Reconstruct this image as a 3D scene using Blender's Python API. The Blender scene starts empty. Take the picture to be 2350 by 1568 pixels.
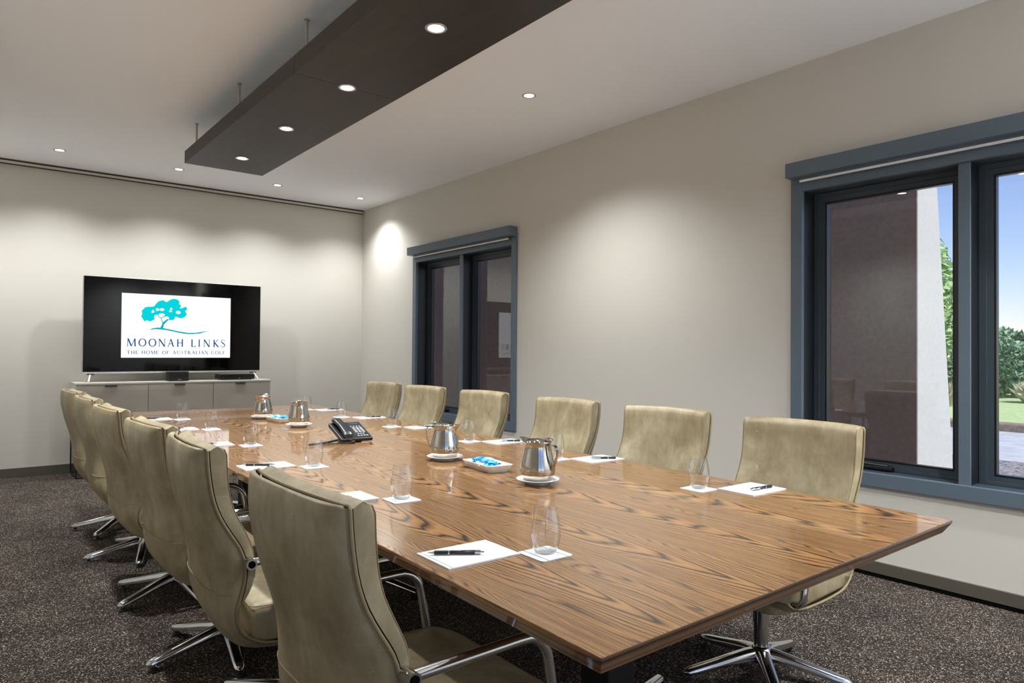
import bpy, bmesh, math, random
from mathutils import Vector, Matrix
random.seed(7)
PI = math.pi
sc = bpy.context.scene
col = sc.collection

# ------------------------------------------------------------------ camera
cam_d = bpy.data.cameras.new('camera'); cam = bpy.data.objects.new('camera', cam_d); col.objects.link(cam)
cam_d.sensor_width = 36.0; cam_d.lens = 36.0 * 1573.09 / 2350.0; cam_d.clip_start = 0.02; cam_d.clip_end = 300
YAW, PITCH, ROLL = math.radians(38.7506), math.radians(0.7661), math.radians(0.454)
_f = Vector((math.sin(YAW) * math.cos(PITCH), math.cos(YAW) * math.cos(PITCH), math.sin(PITCH)))
_r = Vector((math.cos(YAW), -math.sin(YAW), 0)); _u = _r.cross(_f)
_r2 = _r * math.cos(ROLL) + _u * math.sin(ROLL); _u2 = -_r * math.sin(ROLL) + _u * math.cos(ROLL)
Mx = Matrix((( _r2.x, _u2.x, -_f.x, 0), (_r2.y, _u2.y, -_f.y, 0), (_r2.z, _u2.z, -_f.z, 1.24), (0, 0, 0, 1)))
cam.matrix_world = Mx
sc.camera = cam

# ------------------------------------------------------------------ world, sun, exposure
sc.view_settings.view_transform = 'Standard'; sc.view_settings.look = 'None'
sc.view_settings.gamma = 1.0; sc.view_settings.use_curve_mapping = False
sc.view_settings.exposure = 0.57
SKY_STRENGTH = 0.125
SUN_STRENGTH = 2.9
world = bpy.data.worlds.new('sky'); sc.world = world; world.use_nodes = True
wn = world.node_tree.nodes; wl = world.node_tree.links; wn.clear()
wo = wn.new('ShaderNodeOutputWorld'); wb = wn.new('ShaderNodeBackground'); ws = wn.new('ShaderNodeTexSky')
ws.sky_type = 'NISHITA'; ws.sun_disc = False; ws.sun_elevation = math.radians(48); ws.sun_rotation = math.radians(180)
ws.air_density = 1.0; ws.dust_density = .1; ws.ozone_density = 3.0
wb.inputs['Strength'].default_value = SKY_STRENGTH
wt = wn.new('ShaderNodeMix'); wt.data_type = 'RGBA'; wt.blend_type = 'MULTIPLY'; wt.inputs[0].default_value = 1.0; wt.inputs[7].default_value = (1.06, .93, 1.06, 1)
wl.new(ws.outputs['Color'], wt.inputs[6]); wl.new(wt.outputs[2], wb.inputs['Color']); wl.new(wb.outputs['Background'], wo.inputs['Surface'])
sun_d = bpy.data.lights.new('sun', 'SUN'); sun_d.energy = SUN_STRENGTH; sun_d.angle = math.radians(0.6); sun_d.color = (1, .96, .9)
sun = bpy.data.objects.new('sun', sun_d); col.objects.link(sun)
sun.rotation_euler = Vector((0.02, 0.72, -0.69)).to_track_quat('-Z', 'Y').to_euler()
LAMP_W = 178.0        # each ceiling downlight
BEAM_W = 65.0        # each downlight in the hanging beam
MID_W = 112.0        # the one between beam and window wall
FAR_W = 61.0        # each downlight in the row along the far wall
LAMP_COL = (0.975, 1.0, 0.995)

# ------------------------------------------------------------------ room constants (metres)
XL, XR, YB, YF, HC = -0.69, 3.98, -0.79, 8.03, 3.01
ZT = 0.74            # table top

# ------------------------------------------------------------------ helpers
def lin(c):
    c = c / 255.0
    return c / 12.92 if c <= 0.04045 else ((c + 0.055) / 1.055) ** 2.4
def rgb(r, g, b): return (lin(r), lin(g), lin(b), 1.0)

def mat(name, color, rough=0.5, metal=0.0, spec=0.5, coat=0.0, coat_rough=0.05):
    m = bpy.data.materials.new(name); m.use_nodes = True
    b = m.node_tree.nodes['Principled BSDF']
    b.inputs['Base Color'].default_value = color; b.inputs['Roughness'].default_value = rough
    b.inputs['Metallic'].default_value = metal; b.inputs['Specular IOR Level'].default_value = spec
    b.inputs['Coat Weight'].default_value = coat; b.inputs['Coat Roughness'].default_value = coat_rough
    return m
def nodes(m): return m.node_tree.nodes, m.node_tree.links, m.node_tree.nodes['Principled BSDF']
def N(nt, typ, **kw):
    n = nt.new(typ)
    for k, v in kw.items(): setattr(n, k, v)
    return n
def ramp(nt, stops, interp='LINEAR'):
    r = nt.new('ShaderNodeValToRGB'); r.color_ramp.interpolation = interp
    e = r.color_ramp.elements
    while len(e) < len(stops): e.new(0.5)
    for i, (p, c) in enumerate(stops): e[i].position = p; e[i].color = c
    return r
def math_n(nt, l, op, a, b=None):
    n = nt.new('ShaderNodeMath'); n.operation = op
    for i, v in enumerate((a, b)):
        if v is None: continue
        if isinstance(v, (int, float)): n.inputs[i].default_value = v
        else: l.new(v, n.inputs[i])
    return n.outputs[0]
def noise(nt, l, vec, scale, detail=2, rough=0.5, dist=0.0):
    n = nt.new('ShaderNodeTexNoise'); n.inputs['Scale'].default_value = scale; n.inputs['Detail'].default_value = detail
    n.inputs['Roughness'].default_value = rough; n.inputs['Distortion'].default_value = dist
    if vec is not None: l.new(vec, n.inputs['Vector'])
    return n
def mapping(nt, l, src, scale=(1, 1, 1), loc=(0, 0, 0)):
    m = nt.new('ShaderNodeMapping'); m.inputs['Scale'].default_value = scale; m.inputs['Location'].default_value = loc
    l.new(src, m.inputs['Vector']); return m.outputs['Vector']
def bump(nt, l, b, h, strength, dist=0.001):
    n = nt.new('ShaderNodeBump'); n.inputs['Strength'].default_value = strength; n.inputs['Distance'].default_value = dist
    l.new(h, n.inputs['Height']); l.new(n.outputs['Normal'], b.inputs['Normal'])
def mixc(nt, l, fac, a, b, typ='MIX'):
    n = nt.new('ShaderNodeMix'); n.data_type = 'RGBA'; n.blend_type = typ
    for s, v in ((n.inputs[0], fac), (n.inputs[6], a), (n.inputs[7], b)):
        if isinstance(v, (int, float)): s.default_value = v
        elif isinstance(v, tuple): s.default_value = v
        else: l.new(v, s)
    return n.outputs[2]

class MB:
    def __init__(s): s.v = []; s.f = []
    def add(s, vs, fs):
        o = len(s.v); s.v += [tuple(p) for p in vs]; s.f += [tuple(i + o for i in f) for f in fs]; return s
    def box(s, x0, x1, y0, y1, z0, z1):
        return s.add([(x0, y0, z0), (x1, y0, z0), (x1, y1, z0), (x0, y1, z0), (x0, y0, z1), (x1, y0, z1), (x1, y1, z1), (x0, y1, z1)],
                     [(0, 3, 2, 1), (4, 5, 6, 7), (0, 1, 5, 4), (1, 2, 6, 5), (2, 3, 7, 6), (3, 0, 4, 7)])
    def rbox(s, x0, x1, y0, y1, z0, z1, r=.003, seg=2):
        bm = bmesh.new(); bmesh.ops.create_cube(bm, size=1)
        for v in bm.verts:
            v.co = Vector(((x0 + x1) / 2 + v.co.x * (x1 - x0), (y0 + y1) / 2 + v.co.y * (y1 - y0), (z0 + z1) / 2 + v.co.z * (z1 - z0)))
        bmesh.ops.bevel(bm, geom=list(bm.edges), offset=r, segments=seg, affect='EDGES', profile=.5)
        bm.verts.index_update(); s.add([v.co for v in bm.verts], [[v.index for v in f.verts] for f in bm.faces]); bm.free(); return s
    def hexa(s, p):       # 8 points ordered like box
        return s.add(p, [(0, 3, 2, 1), (4, 5, 6, 7), (0, 1, 5, 4), (1, 2, 6, 5), (2, 3, 7, 6), (3, 0, 4, 7)])
    def grid(s, rows, cu=False, cv=False):      # rows: list of equal-length point lists
        n, m = len(rows), len(rows[0]); fs = []
        for i in range(n if cu else n - 1):
            for j in range(m if cv else m - 1):
                a, b = i, (i + 1) % n; c, d = j, (j + 1) % m
                fs.append((a * m + c, a * m + d, b * m + d, b * m + c))
        return s.add([p for r in rows for p in r], fs)
    def lathe(s, prof, c=(0, 0, 0), seg=32):
        return s.grid([[(c[0] + r * math.cos(2 * PI * k / seg), c[1] + r * math.sin(2 * PI * k / seg), c[2] + z) for k in range(seg)] for r, z in prof], cv=True)
    def prism(s, poly, z0, z1):
        n = len(poly)
        s.add([(x, y, z0) for x, y in poly] + [(x, y, z1) for x, y in poly],
              [tuple(reversed(range(n))), tuple(range(n, 2 * n))] + [(i, (i + 1) % n, n + (i + 1) % n, n + i) for i in range(n)]); return s
    def tube(s, pts, r, seg=10, closed=False, ry=None, up=None, caps=True):
        P = [Vector(p) for p in pts]; n = len(P); rows = []; prev = None
        for i in range(n):
            if closed: t = P[(i + 1) % n] - P[i - 1]
            else: t = P[min(i + 1, n - 1)] - P[max(i - 1, 0)]
            t.normalize()
            if up is not None: a = Vector(up).cross(t)
            elif prev is None:
                a = Vector((0, 0, 1)).cross(t)
                if a.length < 1e-3: a = Vector((1, 0, 0)).cross(t)
            else: a = prev - t * prev.dot(t)
            a.normalize(); prev = a; b = t.cross(a)
            rr = r[i] if isinstance(r, (list, tuple)) else r; rb = ry if ry is not None else rr
            rows.append([tuple(P[i] + a * (rr * math.cos(2 * PI * k / seg)) + b * (rb * math.sin(2 * PI * k / seg))) for k in range(seg)])
        o = len(s.v); s.grid(rows, cu=closed, cv=True)
        if caps and not closed:
            s.f.append(tuple(o + k for k in reversed(range(seg)))); s.f.append(tuple(o + (n - 1) * seg + k for k in range(seg)))
        return s
    def cyl(s, c, r, z0, z1, seg=20): return s.tube([(c[0], c[1], z0), (c[0], c[1], z1)], r, seg)
    def build(s, name, m, parent=None, smooth=False, fix=True):
        me = bpy.data.meshes.new(name); me.from_pydata(s.v, [], s.f)
        if fix:
            bm = bmesh.new(); bm.from_mesh(me); bmesh.ops.recalc_face_normals(bm, faces=bm.faces); bm.to_mesh(me); bm.free()
        if smooth:
            me.polygons.foreach_set('use_smooth', [True] * len(me.polygons))
            if smooth != 'all': me.set_sharp_from_angle(angle=math.radians(40))
        me.materials.append(m); me.update()
        o = bpy.data.objects.new(name, me); col.objects.link(o)
        if parent is not None: o.parent = parent
        return o

def thing(name, label, cat, loc=(0, 0, 0), rz=0, group=None):
    o = bpy.data.objects.new(name, None); col.objects.link(o); o.location = loc; o.rotation_euler = (0, 0, rz)
    o.empty_display_size = .1; return tag(o, label, cat, group)
def tag(o, label, cat, group=None):
    o['label'] = label; o['category'] = cat
    if group: o['group'] = group
    return o
def struct(o, label=None):
    o['kind'] = 'structure'
    if label: o['label'] = label
    return o
def copy_tree(o, parent=None):
    c = o.copy(); col.objects.link(c); c.parent = parent
    for ch in [x for x in col.objects if x.parent == o]: copy_tree(ch, c)
    return c
def dup(root, loc, rz, label):
    kids = [x for x in col.objects if x.parent == root]
    r = root.copy(); col.objects.link(r); r.location = loc; r.rotation_euler = (0, 0, rz); r['label'] = label
    for k in kids: copy_tree(k, r)
    return r

# ------------------------------------------------------------------ materials
def wall_material(name, c):
    m = mat(name, c, .85, spec=.2); nt, l, b = nodes(m)
    tc = nt.new('ShaderNodeTexCoord')
    n = noise(nt, l, tc.outputs['Object'], 220, 3); bump(nt, l, b, n.outputs['Fac'], .12, .001)
    return m
M_wall = wall_material('wall paint warm grey', rgb(206, 202, 194))
M_ceil = wall_material('ceiling paint white', rgb(247, 249, 253))
M_skirt = mat('skirting paint dark olive grey', rgb(84, 79, 70), .55)
M_gap = mat('black shadow gap', rgb(6, 6, 6), .9, spec=.1)
M_trim = mat('ceiling track white', rgb(205, 200, 192), .5)

def carpet_material():
    m = mat('carpet charcoal fleck', rgb(60, 55, 52), 1.0, spec=.05); nt, l, b = nodes(m)
    tc = nt.new('ShaderNodeTexCoord'); o = tc.outputs['Object']
    n2 = noise(nt, l, o, 3.0, 3); n3 = noise(nt, l, mapping(nt, l, o, (1, 1, 1)), 95, 3, .7)
    vo = nt.new('ShaderNodeTexVoronoi'); vo.inputs['Scale'].default_value = 290; l.new(o, vo.inputs['Vector'])
    sepc = nt.new('ShaderNodeSeparateColor'); l.new(vo.outputs['Color'], sepc.inputs[0])
    r1 = ramp(nt, [(.0, rgb(34, 30, 28)), (.45, rgb(58, 53, 51)), (.80, rgb(88, 81, 77)), (.91, rgb(124, 115, 108)), (.98, rgb(214, 203, 188))])
    l.new(sepc.outputs[0], r1.inputs['Fac'])
    n1 = vo
    r3 = ramp(nt, [(.35, (.5, .5, .5, 1)), (.65, (1.25, 1.2, 1.15, 1))]); l.new(n3.outputs['Fac'], r3.inputs['Fac'])
    r2 = ramp(nt, [(.35, (.82, .82, .84, 1)), (.65, (1.12, 1.1, 1.08, 1))]); l.new(n2.outputs['Fac'], r2.inputs['Fac'])
    c = mixc(nt, l, 1.0, r1.outputs['Color'], r3.outputs['Color'], 'MULTIPLY')
    c = mixc(nt, l, 1.0, c, r2.outputs['Color'], 'MULTIPLY')
    l.new(c, b.inputs['Base Color']); bump(nt, l, b, n1.outputs['Distance'], .7, .004)
    return m
M_carpet = carpet_material()

def veneer_material(name, edge=False):
    m = mat(name, rgb(150, 110, 75), .34, spec=.25, coat=.75, coat_rough=.05); nt, l, b = nodes(m)
    tc = nt.new('ShaderNodeTexCoord'); sep = nt.new('ShaderNodeSeparateXYZ'); l.new(tc.outputs['Object'], sep.inputs[0])
    X, Y, Z = sep.outputs
    if edge: X = Z
    skew = math_n(nt, l, 'MULTIPLY', Y, .024)
    xs = math_n(nt, l, 'SUBTRACT', X, skew) if not edge else X
    wleaf = .306 if not edge else .5
    xo = math_n(nt, l, 'ADD', xs, 3.0 - .797 if not edge else 2.9)
    q = math_n(nt, l, 'DIVIDE', xo, wleaf)
    idx = math_n(nt, l, 'FLOOR', q); fx = math_n(nt, l, 'SUBTRACT', q, idx)       # 0..1 inside a veneer leaf
    y2 = math_n(nt, l, 'ADD', Y, math_n(nt, l, 'MULTIPLY', idx, .43))
    comb = nt.new('ShaderNodeCombineXYZ'); l.new(fx, comb.inputs[0]); l.new(y2, comb.inputs[1]); l.new(math_n(nt, l, 'MULTIPLY', idx, .11), comb.inputs[2])
    v = comb.outputs[0]
    n1 = noise(nt, l, mapping(nt, l, v, (2.6, 1.1, 1)), 1.0, 1.5, .5, .4)
    n2 = noise(nt, l, mapping(nt, l, v, (5, 1.8, 1)), 1.0, 2, .5)
    n4 = noise(nt, l, mapping(nt, l, v, (60, 26, 1)), 1.0, 2, .6)
    cx = math_n(nt, l, 'SUBTRACT', fx, math_n(nt, l, 'ADD', math_n(nt, l, 'MULTIPLY', n1.outputs['Fac'], .5), .22))
    f = math_n(nt, l, 'MULTIPLY', math_n(nt, l, 'MULTIPLY', cx, cx), 72.0)
    f = math_n(nt, l, 'SUBTRACT', f, math_n(nt, l, 'MULTIPLY', y2, 7.5))
    f = math_n(nt, l, 'ADD', f, math_n(nt, l, 'MULTIPLY', n2.outputs['Fac'], 3.0))
    f = math_n(nt, l, 'ADD', f, math_n(nt, l, 'MULTIPLY', n4.outputs['Fac'], .22))
    fr = math_n(nt, l, 'FRACT', f)
    rr = ramp(nt, [(0, rgb(40, 34, 32)), (.09, rgb(50, 42, 37)), (.20, rgb(146, 110, 72)), (.45, rgb(200, 154, 102)), (.80, rgb(184, 138, 90)), (1, rgb(92, 70, 52))])
    l.new(fr, rr.inputs['Fac'])
    # fine straight grain between the cathedrals
    n3 = noise(nt, l, mapping(nt, l, v, (95, 2.2, 1)), 1.0, 3, .6)
    r3 = ramp(nt, [(.40, rgb(44, 37, 33)), (.48, rgb(138, 106, 76)), (.60, rgb(206, 163, 114))]); l.new(n3.outputs['Fac'], r3.inputs['Fac'])
    side = math_n(nt, l, 'ABSOLUTE', cx)
    rs = ramp(nt, [(.05, (.06, .06, .06, 1)), (.32, (.40, .40, .40, 1))]); l.new(side, rs.inputs['Fac'])
    c = mixc(nt, l, rs.outputs['Color'], rr.outputs['Color'], r3.outputs['Color'])
    pore = noise(nt, l, mapping(nt, l, v, (260, 14, 1)), 1.0, 2, .6)
    rp = ramp(nt, [(.38, (.62, .58, .56, 1)), (.52, (1, 1, 1, 1))]); l.new(pore.outputs['Fac'], rp.inputs['Fac'])
    c = mixc(nt, l, .8, c, rp.outputs['Color'], 'MULTIPLY')
    c = mixc(nt, l, 1.0, c, (.655, .605, .53, 1), 'MULTIPLY')
    if edge: c = mixc(nt, l, 1.0, c, (.85, .74, .60, 1), 'MULTIPLY')
    l.new(c, b.inputs['Base Color'])
    return m
M_wood = veneer_material('table veneer open grain')
M_woodedge = veneer_material('table edge veneer', True)

def leather_material():
    m = mat('leather olive tan worn', rgb(176, 160, 128), .48, spec=.45); nt, l, b = nodes(m)
    tc = nt.new('ShaderNodeTexCoord'); info = nt.new('ShaderNodeObjectInfo')
    add = nt.new('ShaderNodeVectorMath'); add.operation = 'MULTIPLY_ADD'
    l.new(info.outputs['Random'], add.inputs[0]); add.inputs[1].default_value = (13, 7, 5); l.new(tc.outputs['Object'], add.inputs[2])
    v = add.outputs[0]
    n1 = noise(nt, l, v, 6.5, 4, .6, .3); n2 = noise(nt, l, mapping(nt, l, v, (1, 1, .35)), 30, 4, .65); n3 = noise(nt, l, v, 420, 2)
    r1 = ramp(nt, [(.28, rgb(128, 115, 88)), (.50, rgb(149, 136, 108)), (.72, rgb(170, 159, 131))]); l.new(n1.outputs['Fac'], r1.inputs['Fac'])
    r2 = ramp(nt, [(.30, (.84, .83, .80, 1)), (.70, (1.1, 1.1, 1.1, 1))]); l.new(n2.outputs['Fac'], r2.inputs['Fac'])
    c = mixc(nt, l, 1.0, r1.outputs['Color'], r2.outputs['Color'], 'MULTIPLY')
    # pale scratches: thin contours of strongly stretched noise
    n5 = noise(nt, l, mapping(nt, l, v, (5, 6, 17)), 1.0, 1, .5, 2.0)
    d = math_n(nt, l, 'ABSOLUTE', math_n(nt, l, 'SUBTRACT', n5.outputs['Fac'], .5))
    rsx = ramp(nt, [(0, (1, 1, 1, 1)), (.0035, (0, 0, 0, 1))]); l.new(d, rsx.inputs['Fac'])
    n6 = noise(nt, l, v, 11, 2); rm = ramp(nt, [(.52, (0, 0, 0, 1)), (.62, (.55, .55, .55, 1))]); l.new(n6.outputs['Fac'], rm.inputs['Fac'])
    sm = mixc(nt, l, 1.0, rsx.outputs['Color'], rm.outputs['Color'], 'MULTIPLY')
    c = mixc(nt, l, sm, c, rgb(215, 205, 178))
    l.new(c, b.inputs['Base Color']); bump(nt, l, b, n3.outputs['Fac'], .18, .0008)
    return m
M_leather = leather_material()
M_stitch = mat('stitching pale thread', rgb(150, 132, 98), .7)
M_piping = mat('leather piping', rgb(140, 124, 92), .5)
M_chrome = mat('polished aluminium', rgb(205, 206, 208), .11, 1.0)
M_steel = mat('polished stainless steel', rgb(192, 188, 181), .06, 1.0)
M_black = mat('black plastic', rgb(18, 18, 20), .35)
M_blackm = mat('black powder coat', rgb(14, 14, 15), .45)
M_dgrey = mat('dark grey steel', rgb(62, 64, 66), .5, .3)
M_frame = mat('window frame slate grey', rgb(92, 106, 119), .38)
M_frame_shade = mat('window frame slate shaded', rgb(58, 68, 77), .38)  # darker copy of the frame slate, recess shade put into the colour
M_jamb_shade = mat('window jamb shade black', rgb(24, 27, 31), .4)  # blackened to carry the shade inside the reveal and on mullion sides
M_white = mat('white glazed china', rgb(240, 239, 236), .18, coat=.6)
M_paper = mat('white paper', rgb(222, 222, 226), .7, spec=.3)
M_green = mat('green print line', rgb(30, 96, 84), .6)
M_print = mat('grey print', rgb(150, 152, 160), .7)
M_rod = mat('satin steel rod', rgb(190, 186, 180), .35, .7)
M_lacq = mat('grey gloss lacquer', rgb(166, 158, 147), .08, spec=.55, coat=.4)
M_lacqs = mat('grey satin lacquer', rgb(196, 190, 180), .4)
M_silver = mat('silver metal trim', rgb(196, 196, 196), .3, .8)
M_rubber = mat('grip rubber', rgb(30, 31, 34), .55)
M_penb = mat('pen barrel gunmetal', rgb(52, 52, 56), .25, .6)

def beam_material():
    m = mat('beam dark brown laminate', rgb(62, 52, 46), .5); nt, l, b = nodes(m)
    tc = nt.new('ShaderNodeTexCoord'); n = noise(nt, l, mapping(nt, l, tc.outputs['Object'], (14, 2.5, 14)), 1.0, 4, .6)
    r = ramp(nt, [(.3, rgb(43, 36, 32)), (.7, rgb(55, 47, 42))]); l.new(n.outputs['Fac'], r.inputs['Fac']); l.new(r.outputs['Color'], b.inputs['Base Color'])
    return m
M_beam = beam_material()

def emit(name, c, s):
    m = bpy.data.materials.new(name); m.use_nodes = True; nt = m.node_tree.nodes; l = m.node_tree.links; nt.clear()
    o = nt.new('ShaderNodeOutputMaterial'); e = nt.new('ShaderNodeEmission'); e.inputs['Color'].default_value = c; e.inputs['Strength'].default_value = s
    l.new(e.outputs[0], o.inputs['Surface']); return m
M_lens = emit('lamp lens glow', (1, .97, .92, 1), 30)
M_scr = emit('screen white', (1, 1, 1, 1), .78)
M_teal = emit('screen teal', rgb(8, 205, 214), .74)
M_teal2 = emit('screen deep teal', rgb(16, 168, 200), .74)
M_blue = emit('screen blue', rgb(18, 76, 142), .74)
M_rule = emit('screen pale grey', rgb(214, 218, 222), .74)
M_panel = mat('screen glass black', rgb(5, 5, 5), .05, spec=.22)

def thin_glass(name, tint=(1, 1, 1, 1), refl=1.0, edge_dark=0.0):
    m = bpy.data.materials.new(name); m.use_nodes = True; nt = m.node_tree.nodes; l = m.node_tree.links; nt.clear()
    o = nt.new('ShaderNodeOutputMaterial'); t = nt.new('ShaderNodeBsdfTransparent'); g = nt.new('ShaderNodeBsdfGlossy')
    t.inputs['Color'].default_value = tint; g.inputs['Roughness'].default_value = .03 if edge_dark else .01; g.inputs['Color'].default_value = (.95, .97, 1, 1)
    fr = nt.new('ShaderNodeFresnel'); geo = nt.new('ShaderNodeNewGeometry'); ma = nt.new('ShaderNodeMath'); ma.operation = 'MULTIPLY_ADD'
    l.new(geo.outputs['Backfacing'], ma.inputs[0]); ma.inputs[1].default_value = 1 / 1.5 - 1.5; ma.inputs[2].default_value = 1.5; l.new(ma.outputs[0], fr.inputs['IOR'])
    mul = nt.new('ShaderNodeMath'); mul.operation = 'MULTIPLY'; mul.inputs[1].default_value = refl; l.new(fr.outputs[0], mul.inputs[0])
    if edge_dark:      # dark glass edges painted into the tint towards the silhouette
        lw = nt.new('ShaderNodeLayerWeight'); lw.inputs['Blend'].default_value = .36
        rp = ramp(nt, [(.30, tint), (.62, (.78, .80, .80, 1)), (.85, (.42, .44, .45, 1)), (1, (.16, .17, .18, 1))]); l.new(lw.outputs['Facing'], rp.inputs['Fac']); l.new(rp.outputs['Color'], t.inputs['Color'])
    mx = nt.new('ShaderNodeMixShader'); l.new(mul.outputs[0], mx.inputs[0]); l.new(t.outputs[0], mx.inputs[1]); l.new(g.outputs[0], mx.inputs[2])
    l.new(mx.outputs[0], o.inputs['Surface']); return m
M_tumbler = thin_glass('tumbler glass', (.955, .965, .965, 1), 2.1, 1.0)
M_pane = thin_glass('window pane', (.93, .95, .95, 1), 1.0)

def ground_mat(name, c0, c1, scale, rough=.95, vor=False):
    m = mat(name, c0, rough, spec=.1); nt, l, b = nodes(m); tc = nt.new('ShaderNodeTexCoord')
    n = noise(nt, l, tc.outputs['Object'], scale, 5, .7)
    r = ramp(nt, [(.35, c0), (.62, c1)]); l.new(n.outputs['Fac'], r.inputs['Fac']); l.new(r.outputs['Color'], b.inputs['Base Color'])
    bump(nt, l, b, n.outputs['Fac'], .6 if 'render' not in name else .15, .02 if 'render' not in name else .002); return m
M_gravel = ground_mat('gravel mulch', rgb(92, 84, 84), rgb(206, 198, 196), 22)
M_road = ground_mat('concrete driveway', rgb(198, 196, 198), rgb(226, 224, 226), 3)
M_kerb = ground_mat('kerb stone', rgb(150, 132, 116), rgb(186, 166, 148), 9)
M_lawn = ground_mat('lawn', rgb(196, 216, 146), rgb(222, 235, 176), 6)
M_render_w = ground_mat('white render', rgb(196, 195, 190), rgb(204, 203, 199), 40)
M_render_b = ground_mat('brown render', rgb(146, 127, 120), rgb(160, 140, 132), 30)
def leaf_mat(name, a, b_):
    m = mat(name, a, .7, spec=.2); nt, l, b = nodes(m); tc = nt.new('ShaderNodeTexCoord')
    n = noise(nt, l, tc.outputs['Object'], 2.2, 4, .7); r = ramp(nt, [(.35, a), (.65, b_)]); l.new(n.outputs['Fac'], r.inputs['Fac'])
    l.new(r.outputs['Color'], b.inputs['Base Color']); return m
M_leaf1 = leaf_mat('leaves dark green', rgb(118, 152, 120), rgb(168, 194, 156))
M_leaf2 = leaf_mat('leaves bright green', rgb(132, 172, 112), rgb(192, 216, 156))
M_reed = leaf_mat('reed grass straw', rgb(206, 198, 166), rgb(232, 224, 196))
M_bark = mat('bark brown', rgb(80, 66, 54), .9)

# ================================================================== ROOM SHELL
struct(MB().box(XL - .2, XR + .2, YB - .2, YF + .2, -.1, 0).build('floor', M_carpet), 'dark charcoal flecked carpet floor')
struct(MB().box(XL - .3, XR + .3, YB - .3, YF + .3, HC, HC + .2).build('ceiling', M_ceil), 'off white plaster ceiling')
struct(MB().box(XL - .2, XR + .2, YF, YF + .2, 0, HC).build('wall_far', M_wall), 'warm grey far wall behind the television')
struct(MB().box(XL - .2, XL, YB, YF, 0, HC).build('wall_left', M_wall), 'warm grey left wall')

WIN = {1: (4.884, 6.734), 2: (.357, 2.207)}       # outer frame extents along the right wall
WZ0, WZ1 = .50, 2.33
def wall_with_holes(name, x0, x1, y0, y1, holes, along='y'):
    mb = MB()
    hs = sorted(holes); c = y0
    for (a, b, z0, z1) in hs:
        mb.box(x0, x1, c, a, 0, HC); mb.box(x0, x1, a, b, 0, z0); mb.box(x0, x1, a, b, z1, HC); c = b
    mb.box(x0, x1, c, y1, 0, HC)
    if along == 'x': mb.v = [(q[1], q[0], q[2]) for q in mb.v]
    return struct(mb.build(name, M_wall if name == 'wall_right' else M_ceil), ('warm grey window wall' if name == 'wall_right' else 'off white back wall'))
wall_with_holes('wall_right', XR, XR + .24, YB, YF, [(WIN[k][0] + .03, WIN[k][1] - .03, WZ0 + .03, WZ1 - .03) for k in (1, 2)])
DX0, DX1, DZ1 = -.55, 1.75, 2.5
wall_with_holes('wall_back', YB - .2, YB, XL - .2, XR + .2, [(DX0, DX1, 0.0, DZ1)], 'x')

# skirtings, ceiling track
struct(MB().rbox(XR - .013, XR, YB, YF, .022, .087, .002).build('baseboard_right', M_skirt), 'dark olive grey skirting on right wall')
struct(MB().box(XR - .010, XR, YB, YF, 0, .022).build('trim_1', M_gap), 'black shadow gap under the right skirting')
struct(MB().rbox(XL, XR, YF - .013, YF, 0, .088, .002).build('baseboard_far', M_skirt), 'dark olive grey skirting on far wall')
struct(MB().rbox(XL, XL + .013, YB, YF, 0, .088, .002).build('baseboard_left', M_skirt), 'dark olive grey skirting on left wall')
t2 = MB().rbox(XL, XR - .012, YF - .045, YF, 2.970, 2.992, .002)
struct(t2.build('trim_2', M_trim), 'white track along the top of the far wall')
struct(MB().box(XL, XR - .008, YF - .040, YF, 2.992, HC).box(XL, XR - .012, YF - .040, YF, 2.966, 2.970).build('trim_3', mat('track slot dark brown', rgb(70, 62, 52), .8)), 'dark slot above the ceiling track')

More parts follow.
